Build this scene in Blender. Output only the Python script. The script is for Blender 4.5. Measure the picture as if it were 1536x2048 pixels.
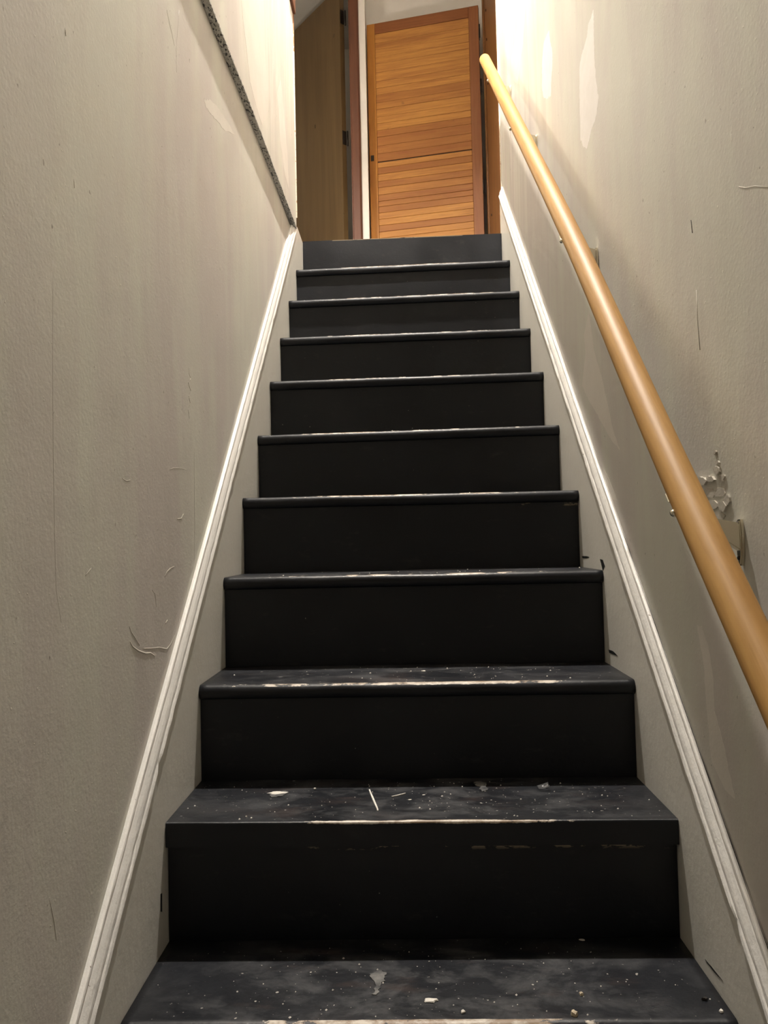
import bpy, bmesh, math, random
from mathutils import Vector, Matrix, noise
from mathutils.geometry import tessellate_polygon

for o in list(bpy.data.objects):
    bpy.data.objects.remove(o)
scene = bpy.context.scene
COL = scene.collection

# ------------------------------------------------------------------ camera
CAM = Vector((0.437981, -1.136271, 0.699400))
RX, RY, RZ = 0.03975158, 0.02223552, 0.02803643          # pitch, roll, yaw
F = 1530.0
ROT = Matrix.Rotation(RZ, 3, 'Z') @ Matrix.Rotation(RX, 3, 'X') @ Matrix.Rotation(RY, 3, 'Y')
cam_d = bpy.data.cameras.new('camera')
cam = bpy.data.objects.new('camera', cam_d)
COL.objects.link(cam)
cam_d.sensor_fit = 'VERTICAL'
cam_d.sensor_height = 36.0
cam_d.sensor_width = 27.0
cam_d.lens = F / 2048 * 36.0
cam_d.clip_start = 0.02
R3 = Matrix((ROT.col[0], ROT.col[2], -ROT.col[1])).transposed()
cam.matrix_world = Matrix.Translation(CAM) @ R3.to_4x4()
scene.camera = cam

# ------------------------------------------------------------------ world, exposure
wd = bpy.data.worlds.new('world')
scene.world = wd
wd.use_nodes = True
wd.node_tree.nodes['Background'].inputs[0].default_value = (1.0, 0.86, 0.70, 1)
wd.node_tree.nodes['Background'].inputs[1].default_value = 0.02
scene.view_settings.view_transform = 'Standard'
scene.view_settings.look = 'None'
scene.view_settings.gamma = 1.0
scene.view_settings.exposure = 1.62
scene.view_settings.use_curve_mapping = False

BULB = dict(pos=(0.42, 1.37, 4.65), r=0.036, strength=5200.0, color=(1.0, 0.925, 0.835))
CUTOFF_CONE = (0.118, 0.120)         # rim radius and drop of the cone added to limit the bulb's spread
GLOBE = dict(pos=(-0.30, 2.74, 2.98), r=0.055, strength=58.0, color=(1.0, 0.90, 0.76))

# ------------------------------------------------------------------ dimensions (metres)
W = 0.90                       # clear width of the flight
G, H, OV = 0.226006, 0.207185, 0.01375   # going, rise, nosing overhang
SL = H / G
ZL = 10 * H                    # landing level
YL = 10 * G + OV               # face of the top riser
XL, XR = -0.012, W + 0.012     # wall faces
ZF, ZC, ZS = -0.6216, 4.50, 5.00   # cellar floor, landing ceiling, stairwell ceiling
YB = -2.6                      # cellar back wall
rnd = random.Random(7)


def ray(u, v):
    return ROT @ Vector(((u - 768) / F, 1.0, -(v - 1024) / F))


def onx(u, v, x):
    d = ray(u, v)
    return CAM + d * ((x - CAM.x) / d.x)


def ony(u, v, y):
    d = ray(u, v)
    return CAM + d * ((y - CAM.y) / d.y)


def onz(u, v, z):
    d = ray(u, v)
    return CAM + d * ((z - CAM.z) / d.z)


# ------------------------------------------------------------------ object helpers
def link(name, bm, mat, parent=None, smooth=False):
    me = bpy.data.meshes.new(name)
    bmesh.ops.recalc_face_normals(bm, faces=bm.faces)
    bm.to_mesh(me)
    bm.free()
    if mat:
        me.materials.append(mat)
    if smooth:
        for p in me.polygons:
            p.use_smooth = True
    o = bpy.data.objects.new(name, me)
    COL.objects.link(o)
    if parent:
        o.parent = parent
        o.matrix_parent_inverse = Matrix.Identity(4)
    return o


def empty(name, loc=(0, 0, 0), rz=0.0):
    o = bpy.data.objects.new(name, None)
    o.empty_display_size = 0.1
    o.location = loc
    o.rotation_euler = (0, 0, rz)
    COL.objects.link(o)
    return o


def tag(o, label, cat, group=None, kind=None):
    o['label'] = label
    o['category'] = cat
    if group:
        o['group'] = group
    if kind:
        o['kind'] = kind
    return o


def add_box(bm, x0, x1, y0, y1, z0, z1, bevel=0.0, seg=2):
    r = bmesh.ops.create_cube(bm, size=1.0)
    vs = r['verts']
    for v in vs:
        v.co = Vector(((x0 + x1) / 2 + v.co.x * (x1 - x0), (y0 + y1) / 2 + v.co.y * (y1 - y0), (z0 + z1) / 2 + v.co.z * (z1 - z0)))
    if bevel:
        es = list({e for v in vs for e in v.link_edges})
        bmesh.ops.bevel(bm, geom=es, offset=bevel, segments=seg, affect='EDGES', profile=0.5)
    return bm


def box(x0, x1, y0, y1, z0, z1, bevel=0.0, seg=2):
    return add_box(bmesh.new(), x0, x1, y0, y1, z0, z1, bevel, seg)


def add_prism(bm, pts, axis, a0, a1):
    """extrude a closed polygon of 2-d points along an axis: 'x' -> pts are (y,z), 'z' -> (x,y), 'y' -> (x,z)"""
    def mk(p, a):
        if axis == 'x':
            return (a, p[0], p[1])
        if axis == 'y':
            return (p[0], a, p[1])
        return (p[0], p[1], a)
    A = [bm.verts.new(mk(p, a0)) for p in pts]
    B = [bm.verts.new(mk(p, a1)) for p in pts]
    n = len(pts)
    bm.faces.new(A)
    bm.faces.new(B[::-1])
    for i in range(n):
        bm.faces.new((A[i], A[(i + 1) % n], B[(i + 1) % n], B[i]))
    return bm


def add_tube(bm, pts, rad, seg=10, cap=True, dome=0):
    """swept tube through points, rad a number or a list"""
    pts = [Vector(p) for p in pts]
    rads = rad if isinstance(rad, (list, tuple)) else [rad] * len(pts)
    rings = []
    up = Vector((0.13, 0.21, 0.97)).normalized()
    for i, p in enumerate(pts):
        t = (pts[min(i + 1, len(pts) - 1)] - pts[max(i - 1, 0)]).normalized()
        a = t.cross(up)
        if a.length < 1e-4:
            a = t.cross(Vector((1, 0, 0)))
        a.normalize()
        b = a.cross(t).normalized()
        rings.append([bm.verts.new(p + (a * math.cos(k * 2 * math.pi / seg) + b * math.sin(k * 2 * math.pi / seg)) * rads[i]) for k in range(seg)])
    for r0, r1 in zip(rings, rings[1:]):
        for k in range(seg):
            bm.faces.new((r0[k], r0[(k + 1) % seg], r1[(k + 1) % seg], r1[k]))
    if cap:
        bm.faces.new(rings[0][::-1])
        bm.faces.new(rings[-1])
    return bm


def add_lathe(bm, prof, cx, cy, seg=24):
    rings = []
    for r, z in prof:
        rings.append([bm.verts.new((cx + r * math.cos(k * 2 * math.pi / seg), cy + r * math.sin(k * 2 * math.pi / seg), z)) for k in range(seg)])
    for r0, r1 in zip(rings, rings[1:]):
        for k in range(seg):
            bm.faces.new((r0[k], r0[(k + 1) % seg], r1[(k + 1) % seg], r1[k]))
    bm.faces.new(rings[0][::-1])
    bm.faces.new(rings[-1])
    return bm


# ------------------------------------------------------------------ material helpers
class NT:
    def __init__(self, name):
        self.m = bpy.data.materials.new(name)
        self.m.use_nodes = True
        self.t = self.m.node_tree
        self.b = self.t.nodes['Principled BSDF']

    def n(self, typ, **kw):
        nd = self.t.nodes.new(typ)
        for k, v in kw.items():
            setattr(nd, k, v)
        return nd

    def l(self, a, b):
        self.t.links.new(a, b)

    def pos(self, scale=(1, 1, 1), obj=False, rot=(0, 0, 0)):
        if obj:
            s = self.n('ShaderNodeTexCoord').outputs['Object']
        else:
            s = self.n('ShaderNodeNewGeometry').outputs['Position']
        mp = self.n('ShaderNodeMapping')
        mp.inputs['Scale'].default_value = scale
        mp.inputs['Rotation'].default_value = rot
        self.l(s, mp.inputs[0])
        return mp.outputs[0]

    def noise(self, vec, scale, detail=3, rough=0.5, dist=0.0):
        nd = self.n('ShaderNodeTexNoise')
        nd.inputs['Scale'].default_value = scale
        nd.inputs['Detail'].default_value = detail
        nd.inputs['Roughness'].default_value = rough
        nd.inputs['Distortion'].default_value = dist
        self.l(vec, nd.inputs['Vector'])
        return nd.outputs[0]

    def ramp(self, fac, stops):
        nd = self.n('ShaderNodeValToRGB')
        cr = nd.color_ramp
        while len(cr.elements) < len(stops):
            cr.elements.new(0.5)
        for e, (p, c) in zip(cr.elements, stops):
            e.position = p
            e.color = (c, c, c, 1) if not isinstance(c, (tuple, list)) else (*c, 1)
        self.l(fac, nd.inputs[0])
        return nd.outputs[0]

    def mix(self, fac, a, b, mode='MIX'):
        nd = self.n('ShaderNodeMix', data_type='RGBA', blend_type=mode)
        for s, v in ((nd.inputs[0], fac), (nd.inputs[6], a), (nd.inputs[7], b)):
            if isinstance(v, (int, float)):
                s.default_value = v
            elif isinstance(v, (tuple, list)):
                s.default_value = (*v, 1)
            else:
                self.l(v, s)
        return nd.outputs[2]

    def math(self, op, a, b=0.0, clamp=False):
        nd = self.n('ShaderNodeMath', operation=op, use_clamp=clamp)
        for s, v in ((nd.inputs[0], a), (nd.inputs[1], b)):
            if isinstance(v, (int, float)):
                s.default_value = v
            else:
                self.l(v, s)
        return nd.outputs[0]

    def attr(self, name):
        nd = self.n('ShaderNodeAttribute', attribute_name=name)
        return nd.outputs['Fac']

    def out(self, col=None, rough=None, bump=None, bstr=0.2, bdist=0.01, metal=0.0, spec=None):
        for key, v in (('Base Color', col), ('Roughness', rough)):
            if v is None:
                continue
            if isinstance(v, (int, float)):
                self.b.inputs[key].default_value = v
            elif isinstance(v, (tuple, list)):
                self.b.inputs[key].default_value = (*v, 1)
            else:
                self.l(v, self.b.inputs[key])
        self.b.inputs['Metallic'].default_value = metal
        if spec is not None:
            self.b.inputs['Specular IOR Level'].default_value = spec
        if bump is not None:
            bn = self.n('ShaderNodeBump')
            bn.inputs['Strength'].default_value = bstr
            bn.inputs['Distance'].default_value = bdist
            self.l(bump, bn.inputs['Height'])
            self.l(bn.outputs[0], self.b.inputs['Normal'])
        return self.m


def wall_material(name, seed, base=(0.665, 0.655, 0.575), alt=(0.61, 0.565, 0.525), light=(0.76, 0.72, 0.665), rough=0.5):
    t = NT(name)
    p = t.pos()
    ps = t.pos((1, 2.2, 0.45))
    n1 = t.noise(ps, 2.3 + seed, 4, 0.55, 0.3)
    col = t.mix(t.ramp(n1, [(0.38, 0.0), (0.62, 1.0)]), base, alt)
    # filler and skim-coat streaks, drawn out vertically
    pv = t.pos((1, 5.0, 0.55))
    n2 = t.noise(pv, 1.9 + seed * 0.7, 5, 0.55, 0.6)
    hgt = t.n('ShaderNodeSeparateXYZ')
    t.l(p, hgt.inputs[0])
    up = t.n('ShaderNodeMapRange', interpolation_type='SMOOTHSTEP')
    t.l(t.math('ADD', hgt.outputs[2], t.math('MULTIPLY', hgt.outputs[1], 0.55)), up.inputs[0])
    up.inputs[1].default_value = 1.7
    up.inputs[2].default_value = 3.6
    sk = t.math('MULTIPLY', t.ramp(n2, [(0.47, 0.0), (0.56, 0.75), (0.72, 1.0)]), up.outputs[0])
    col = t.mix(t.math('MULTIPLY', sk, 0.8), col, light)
    n3 = t.noise(t.pos((1, 1.2, 0.8)), 7.0, 4, 0.6)
    col = t.mix(t.ramp(n3, [(0.3, 0.10), (0.5, 0.0), (0.75, 0.0)]), col, (0.40, 0.37, 0.32))
    # specks of filler and grime
    sp = t.ramp(t.noise(p, 95, 2, 0.5), [(0.73, 0.0), (0.76, 1.0)])
    col = t.mix(t.math('MULTIPLY', sp, 0.55), col, (0.70, 0.66, 0.58))
    sd = t.ramp(t.noise(t.pos((1, 1.3, 1)), 70, 2, 0.5), [(0.235, 1.0), (0.26, 0.0)])
    col = t.mix(t.math('MULTIPLY', sd, 0.6), col, (0.16, 0.13, 0.10))
    b1 = t.noise(p, 150, 4, 0.6)
    b2 = t.noise(p, 28, 3, 0.6)
    b3 = t.noise(t.pos((1, 1.5, 0.5)), 6, 3, 0.5)
    b = t.math('ADD', t.math('MULTIPLY', b1, 0.34), t.math('ADD', t.math('MULTIPLY', b2, 0.32), t.math('MULTIPLY', b3, 0.9)))
    b = t.math('ADD', b, t.math('MULTIPLY', sp, 0.35))
    rg = t.ramp(n3, [(0.3, rough - 0.06), (0.7, rough + 0.12)])
    return t.out(col, rg, b, 0.23, 0.005)


def flat_paint(name, col, col2, scale=9, rough=0.5, bstr=0.15, chips=None, chip_t=0.70, grain=(1, 1, 1)):
    t = NT(name)
    p = t.pos(grain)
    n = t.noise(p, scale, 4, 0.6)
    c = t.mix(t.ramp(n, [(0.35, 0.0), (0.65, 1.0)]), col, col2)
    b = t.noise(p, scale * 9, 3, 0.6)
    if chips:
        m = t.ramp(t.noise(p, scale * 6, 4, 0.65), [(chip_t, 0.0), (chip_t + 0.015, 1.0)])
        c = t.mix(m, c, chips)
        b = t.math('SUBTRACT', b, t.math('MULTIPLY', m, 0.6))
    return t.out(c, rough, b, bstr, 0.004)


def wood(name, light, dark, axis, rough=0.4, vary=0.0, freq=26, bstr=0.08, stops=(0.35, 0.68), coat=0.0):
    """grain drawn out along an axis (0,1,2) in object space"""
    t = NT(name)
    s = [freq, freq, freq]
    s[axis] = freq * 0.055
    tc = t.n('ShaderNodeTexCoord').outputs['Object']
    oi = t.n('ShaderNodeObjectInfo').outputs['Random']
    comb = t.n('ShaderNodeVectorMath', operation='SCALE')
    comb.inputs[0].default_value = (7.3, 3.1, 5.7)
    t.l(oi, comb.inputs['Scale'])
    ad = t.n('ShaderNodeVectorMath', operation='ADD')
    t.l(tc, ad.inputs[0])
    t.l(comb.outputs[0], ad.inputs[1])
    mp = t.n('ShaderNodeMapping')
    mp.inputs['Scale'].default_value = s
    t.l(ad.outputs[0], mp.inputs[0])
    n = t.noise(mp.outputs[0], 1.0, 6, 0.62, 1.2)
    fine = t.noise(mp.outputs[0], 5.0, 3, 0.6, 0.4)
    f = t.math('ADD', t.math('MULTIPLY', n, 0.72), t.math('MULTIPLY', fine, 0.28))
    c = t.mix(t.ramp(f, [(stops[0], 0.0), (stops[1], 1.0)]), light, dark)
    if vary:
        vr = t.ramp(oi, [(0.0, 0.0), (0.42, 0.12), (0.55, 0.55), (1.0, 1.0)])
        c = t.mix(t.math('MULTIPLY', vr, vary), c, tuple(x * y for x, y in zip(dark, (0.85, 0.75, 0.72))))
    kn = t.ramp(t.noise(ad.outputs[0], 16, 2, 0.5), [(0.72, 0.0), (0.80, 1.0)])
    c = t.mix(t.math('MULTIPLY', kn, 0.55), c, tuple(x * 0.35 for x in dark))
    m = t.out(c, rough, f, bstr, 0.003)
    if coat:
        t.b.inputs['Coat Weight'].default_value = coat
        t.b.inputs['Coat Roughness'].default_value = 0.25
    return m


M = {}
M['wall_l'] = wall_material('greige wall paint left', 0.0)
M['wall_r'] = wall_material('greige wall paint right', 0.6)
M['hall_white'] = flat_paint('hall white paint', (0.86, 0.83, 0.78), (0.83, 0.80, 0.75), 5, 0.55, 0.1)
M['ceiling'] = flat_paint('ceiling paint', (0.55, 0.53, 0.49), (0.50, 0.48, 0.44), 5, 0.7, 0.1)
M['skirt'] = flat_paint('greige skirt paint', (0.70, 0.68, 0.615), (0.73, 0.71, 0.65), 6, 0.40, 0.16, (0.20, 0.17, 0.13), 0.745)
M['cap'] = flat_paint('chipped white gloss paint', (0.90, 0.885, 0.85), (0.86, 0.845, 0.81), 12, 0.36, 0.25, (0.30, 0.25, 0.20), 0.70)
M['plaster'] = flat_paint('bare white filler', (0.86, 0.83, 0.80), (0.83, 0.80, 0.76), 30, 0.7, 0.08)
M['skim'] = flat_paint('thin skim coat', (0.74, 0.70, 0.64), (0.71, 0.67, 0.61), 14, 0.6, 0.1)
M['thread'] = flat_paint('raised paint', (0.66, 0.62, 0.54), (0.62, 0.58, 0.50), 40, 0.35, 0.2)
M['black_smear'] = flat_paint('black paint smear', (0.010, 0.010, 0.010), (0.02, 0.025, 0.022), 40, 0.4, 0.2)
M['gap'] = flat_paint('dark gap', (0.012, 0.010, 0.008), (0.02, 0.016, 0.012), 40, 0.8, 0.2)
M['strip'] = flat_paint('flaking grey steel bead', (0.62, 0.61, 0.57), (0.45, 0.44, 0.40), 26, 0.45, 0.4, (0.03, 0.03, 0.027), 0.54, (1, 0.5, 1))
M['brass'] = NT('brushed nickel brass').out((0.74, 0.69, 0.56), 0.27, metal=1.0)
M['dark_metal'] = NT('dark hinge metal').out((0.05, 0.042, 0.035), 0.45, metal=0.9)
M['cellar'] = flat_paint('cellar whitewash', (0.34, 0.33, 0.31), (0.28, 0.27, 0.25), 4, 0.8, 0.3)
M['landing'] = flat_paint('worn landing boards', (0.16, 0.11, 0.07), (0.11, 0.08, 0.05), 9, 0.5, 0.2)
M['plank'] = wood('honey plank', (0.62, 0.300, 0.066), (0.34, 0.125, 0.030), 0, 0.6, 0.75, 30, 0.1)
M['stile_light'] = wood('light stile', (0.56, 0.25, 0.045), (0.42, 0.165, 0.028), 2, 0.42, 0, 26)
M['stile_red'] = wood('red stile', (0.31, 0.115, 0.034), (0.22, 0.070, 0.020), 2, 0.55, 0, 26)
M['rail_red'] = wood('red door rail', (0.29, 0.100, 0.025), (0.20, 0.062, 0.015), 0, 0.6, 0, 26)
M['jamb'] = wood('stained jamb', (0.21, 0.090, 0.022), (0.12, 0.045, 0.011), 2, 0.5, 0, 22)
M['casing'] = wood('red brown casing', (0.150, 0.055, 0.026), (0.10, 0.034, 0.016), 2, 0.5, 0, 24)
M['slab'] = wood('olive brown slab', (0.145, 0.090, 0.036), (0.095, 0.056, 0.020), 2, 0.45, 0, 9, 0.04)
M['maple'] = wood('varnished maple', (0.50, 0.285, 0.092), (0.33, 0.160, 0.042), 1, 0.52, 0, 34, 0.05, (0.40, 0.74))

M['maple'].node_tree.nodes['Principled BSDF'].inputs['Specular IOR Level'].default_value = 0.32


def stair_paint(name, tread):
    t = NT(name)
    p = t.pos()
    n = t.noise(p, 5, 5, 0.6)
    c = t.mix(t.ramp(n, [(0.35, 0.0), (0.7, 1.0)]), (0.0047, 0.0058, 0.0088), (0.0076, 0.0091, 0.0132))
    b = t.noise(p, 90, 4, 0.6)
    rough = t.ramp(n, [(0.3, 0.36), (0.7, 0.52)])
    if tread:
        top = t.attr('top')
        edge = t.attr('edge')
        mid = t.attr('mid')
        # foot-worn dusty scuffs in the middle of the tread
        sc = t.ramp(t.noise(t.pos((1.0, 1.6, 1)), 9, 6, 0.7, 0.3), [(0.46, 0.0), (0.70, 1.0)])
        sc = t.math('MULTIPLY', t.math('MULTIPLY', sc, top), t.math('ADD', t.math('MULTIPLY', mid, 0.6), 0.12))
        c = t.mix(sc, c, (0.12, 0.12, 0.124))
        br = t.ramp(t.noise(t.pos((0.5, 1.4, 1)), 11, 5, 0.7), [(0.55, 0.0), (0.66, 1.0)])
        br = t.math('MULTIPLY', t.math('MULTIPLY', br, top), t.math('MULTIPLY', mid, 0.55))
        c = t.mix(br, c, (0.050, 0.034, 0.030))
        # specks of plaster dust
        s1 = t.ramp(t.noise(p, 190, 1, 0.4), [(0.755, 0.0), (0.775, 1.0)])
        s2 = t.ramp(t.noise(p, 75, 1, 0.4), [(0.775, 0.0), (0.79, 1.0)])
        s = t.math('MULTIPLY', t.math('MAXIMUM', s1, s2), t.math('MULTIPLY', top, t.math('ADD', t.math('MULTIPLY', mid, 0.7), 0.25)))
        c = t.mix(s, c, (0.55, 0.52, 0.47))
        # nosing rubbed through to pale wood and primer; lamp highlights partly painted in
        w = t.noise(t.pos((0.55, 1.0, 1.0)), 42, 5, 0.66)
        w2 = t.noise(t.pos((0.5, 0.2, 0.2)), 6, 3, 0.6)
        wm = t.math('ADD', t.math('MULTIPLY', w, 0.55), t.math('MULTIPLY', w2, 0.45))
        wm = t.math('ADD', wm, t.math('MULTIPLY', t.math('SUBTRACT', t.math('MULTIPLY', edge, t.math('ADD', t.math('MULTIPLY', mid, 0.5), 0.5)), 1.0), 0.5))
        wr = t.ramp(wm, [(0.435, 0.0), (0.455, 1.0)])
        pale = t.mix(t.ramp(w, [(0.45, 0.0), (0.6, 1.0)]), (0.28, 0.20, 0.13), (0.62, 0.56, 0.48))
        c = t.mix(wr, c, pale)
        b = t.math('SUBTRACT', b, t.math('MULTIPLY', wr, 0.5))
    else:
        lip = t.attr('lip')
        w = t.noise(t.pos((0.45, 1.0, 1.5)), 34, 4, 0.65)
        w2 = t.noise(t.pos((1, 1, 1)), 3.1, 2, 0.5)
        wm = t.math('MULTIPLY', lip, t.ramp(t.math('ADD', t.math('MULTIPLY', w, 0.5), t.math('MULTIPLY', w2, 0.5)), [(0.50, 0.0), (0.515, 1.0)]))
        c = t.mix(t.math('MULTIPLY', wm, 0.9), c, (0.36, 0.28, 0.18))
        sc = t.ramp(t.noise(t.pos((1, 1, 2.2)), 16, 6, 0.7), [(0.60, 0.0), (0.78, 1.0)])
        c = t.mix(t.math('MULTIPLY', sc, 0.20), c, (0.10, 0.095, 0.09))
        s1 = t.ramp(t.noise(p, 110, 1, 0.4), [(0.82, 0.0), (0.835, 1.0)])
        c = t.mix(t.math('MULTIPLY', s1, 0.5), c, (0.40, 0.37, 0.33))
    return t.out(c, rough, b, 0.18, 0.003, spec=0.4)


M['tread'] = stair_paint('charcoal stair paint treads', True)
M['riser'] = stair_paint('charcoal stair paint risers', False)


def emissive(name, color, strength):
    t = NT(name)
    t.b.inputs['Base Color'].default_value = (0.9, 0.9, 0.88, 1)
    t.b.inputs['Emission Color'].default_value = (*color, 1)
    t.b.inputs['Emission Strength'].default_value = strength
    return t.m


# ================================================================== THE SHELL
def wall_slab(name, x_face, x_back, y0, y1, zfun0, z1, mat, parent=None, step=0.3, amp=0.0, seed=0.0):
    """wall with an uneven, hand-plastered face at x_face"""
    bm = bmesh.new()
    ny = max(2, int((y1 - y0) / step))
    nz = max(2, int((z1 - zfun0(0)) / step))
    F_ = []
    for i in range(ny + 1):
        y = y0 + (y1 - y0) * i / ny
        zb = zfun0(y)
        row = []
        for j in range(nz + 1):
            z = zb + (z1 - zb) * j / nz
            d = noise.noise(Vector((y * 2.1 + seed, z * 1.6, seed))) * amp + noise.noise(Vector((y * 6 + seed, z * 5, 3.0))) * amp * 0.35
            fade = min(1, (y1 - y) / 0.05, (z - zb) / 0.05)
            row.append(bm.verts.new((x_face + d * max(0, fade), y, z)))
        F_.append(row)
    for i in range(ny):
        for j in range(nz):
            bm.faces.new((F_[i][j], F_[i + 1][j], F_[i + 1][j + 1], F_[i][j + 1]))
    rim = [F_[i][0] for i in range(ny + 1)] + [F_[ny][j] for j in range(1, nz + 1)] + [F_[i][nz] for i in range(ny - 1, -1, -1)] + [F_[0][j] for j in range(nz - 1, 0, -1)]
    back = [bm.verts.new((x_back, v.co.y, v.co.z)) for v in rim]
    n = len(rim)
    for i in range(n):
        bm.faces.new((rim[i], rim[(i + 1) % n], back[(i + 1) % n], back[i]))
    bm.faces.new(back)
    return link(name, bm, mat, parent, smooth=False)


def ledge(y):
    pts = [(-3.0, 1.93), (0.0, 1.955), (0.59, 1.977), (1.08, 2.006), (1.97, 2.034), (3.0, 2.05)]
    for (a, za), (b, zb) in zip(pts, pts[1:]):
        if a <= y <= b:
            return za + (zb - za) * (y - a) / (b - a)
    return 2.0


YEL, YER = 2.035, 2.31          # where the stair walls stop at the landing
XU = 0.006                      # face of the upper, prouder left wall panel
wl = wall_slab('wall_left', XL, XL - 0.09, YB, YEL, lambda y: ZF, 2.02, M['wall_l'], seed=1.7)
tag(wl, 'greige painted stairwell wall with drips and scratches on the left', 'wall', kind='structure')
up = wall_slab('upper_panel', XU, XL - 0.09, YB, YEL, lambda y: ledge(y) + 0.004, ZS, M['wall_l'], wl, seed=4.2)
up['label'] = 'patched upper wall panel standing proud of the wall below'
# grey steel bead that closes the underside of the upper panel
bm = bmesh.new()
ys = [YB + (YEL - YB) * i / 60 for i in range(61)]
prof = [(XL + 0.0005, 0.0), (XU + 0.0012, 0.0005), (XU + 0.0012, 0.006), (XL + 0.0005, 0.008)]
rings = []
for y in ys:
    wob = noise.noise(Vector((y * 9, 0, 0))) * 0.0012
    rings.append([bm.verts.new((x + (wob if x > 0 else 0), y, ledge(y) - 0.004 + dz + wob)) for x, dz in prof])
for a, b in zip(rings, rings[1:]):
    for k in range(4):
        bm.faces.new((a[k], a[(k + 1) % 4], b[(k + 1) % 4], b[k]))
bm.faces.new(rings[0]); bm.faces.new(rings[-1][::-1])
sb = link('edge_bead', bm, M['strip'], wl)
sb['label'] = 'flaking grey steel bead under the upper panel'

wr = wall_slab('wall_right', XR, XR + 0.09, YB, YER, lambda y: ZF, ZS, M['wall_r'], seed=9.1)
tag(wr, 'greige painted stairwell wall with filler patches behind the handrail', 'wall', kind='structure')

fl = link('floor', box(-1.6, 1.5, YL + 0.019, 4.6, ZL - 0.04, ZL, 0.002), M['landing'])
tag(fl, 'landing floor at the head of the dark stairs', 'floor', kind='structure')
fb = link('floor', box(-0.2, 1.1, YB, 0.05, ZF - 0.05, ZF), M['cellar'])
tag(fb, 'pale painted floor at the foot of the dark stairs', 'floor', kind='structure')
ce = link('ceiling', box(-1.7, 1.6, 2.0, 5.0, ZC, ZC + 0.05), M['ceiling'])
tag(ce, 'dull painted ceiling over the landing', 'ceiling', kind='structure')
ce = link('ceiling', box(-0.2, 1.1, YB - 0.1, 2.0, ZS, ZS + 0.05), M['ceiling'])
tag(ce, 'high painted ceiling over the stair flight', 'ceiling', kind='structure')
o_ = link('wall_above_landing', box(-0.2, 1.1, 1.95, 2.0, ZC + 0.05, ZS), M['hall_white'])
tag(o_, 'strip of wall between landing ceiling and stairwell ceiling', 'wall', kind='structure')
w0 = link('wall_front', box(-0.2, 1.1, YB - 0.08, YB, ZF, ZS), M['cellar'])
tag(w0, 'plain wall at the foot of the stairs', 'wall', kind='structure')

# ------------------------------------------------------------------ landing: plank door, slab door, jambs
YW = 3.80
wb = link('wall_back', box(0.20, 1.25, YW, YW + 0.08, ZL, ZC), M['hall_white'])
tag(wb, 'white painted wall behind the plank door on the landing', 'wall', kind='structure')
YS = 3.60                       # front of the stub wall that carries the casing
xc0, xc1 = ony(703, 240, YS).x, ony(721, 240, YS).x
xs1 = ony(734, 240, YS).x
ws = link('wall_stub', box(xc0 + 0.012, xs1, YS + 0.001, YW, ZL, ZC), M['hall_white'])
tag(ws, 'narrow white stub wall between the casing and the plank door', 'wall', kind='structure')
# hall walls out of sight to the left and around
for nm, b_, lab in (('wall_hall_left', (-1.70, -1.62, 2.0, 4.7, ZL, ZC), 'plain hall wall far to the left of the landing'),
                    ('wall_hall_far', (-1.62, xc0 + 0.012, 4.6, 4.68, ZL, ZC), 'back wall of the dim room behind the slab door'),
                    ('wall_hall_near', (-1.62, XL - 0.09, YEL - 0.08, YEL, ZL, ZC), 'hall wall that returns beside the stair opening')):
    o_ = link(nm, box(*b_), M['hall_white'])
    tag(o_, lab, 'wall', kind='structure')

# casing of the slab door
bm = bmesh.new()
cw = xc1 - xc0
prof = [(xc0, YS - 0.001), (xc0, YS - 0.014), (xc0 + 0.004, YS - 0.018), (xc1 - 0.012, YS - 0.018), (xc1 - 0.004, YS - 0.013), (xc1, YS - 0.006), (xc1, YS - 0.001)]
add_prism(bm, prof, 'z', ZL + 0.001, ZC - 0.3)
cs = link('trim_1', bm, M['casing'])
tag(cs, 'upright red-brown casing between slab door and white wall', 'trim', kind='structure')
jb = link('jamb_liner', box(xc0 - 0.006, xc0 + 0.010, YS - 0.012, YS + 0.10, ZL + 0.001, ZC - 0.32, 0.001), M['casing'], cs)

# door_2: olive-brown slab door standing ajar
ztop2 = ZL + 2.24
a_ = onz(650, 0, ztop2)
b_ = onz(590, 60, ztop2)
dirv = (b_ - a_); dirv.z = 0; dirv.normalize()
e_edge = None
p680 = None
# hinge-side corner of the face: where the top-edge line crosses the column u = 681
best = None
for i in range(-200, 400):
    P = a_ - dirv * (i * 0.003)
    q = ROT.transposed() @ (P - CAM)
    u = 768 + F * q.x / q.y
    if best is None or abs(u - 678) < best[0]:
        best = (abs(u - 678), P.copy())
corner = best[1]
ang = math.atan2(dirv.y, dirv.x)
d2 = empty('door_2', (corner.x, corner.y, ZL + 0.012), ang)
tag(d2, 'dim olive-brown slab door standing ajar behind the left wall', 'door', kind='structure')
Hd = ztop2 - ZL - 0.012
# local x runs along the door away from the hinge, local y is through the thickness (towards the right / away)
sl = link('slab', box(0, 0.72, -0.036, 0, 0, Hd, 0.0015), M['slab'], d2)
for zz in (Hd - 0.20, Hd - 1.0, 0.22):
    hg = link('hinge', box(-0.004, 0.0005, -0.033, -0.004, zz - 0.045, zz + 0.045, 0.001), M['dark_metal'], d2)
    bm = bmesh.new()
    add_tube(bm, [(-0.007, -0.040, zz - 0.048), (-0.007, -0.040, zz + 0.048)], 0.006, 10)
    link('knuckle', bm, M['dark_metal'], hg, True)
hole = link('latch_hole', box(0.30, 0.306, -0.0005, 0.0008, 1.42, 1.445), M['gap'], d2)

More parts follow.
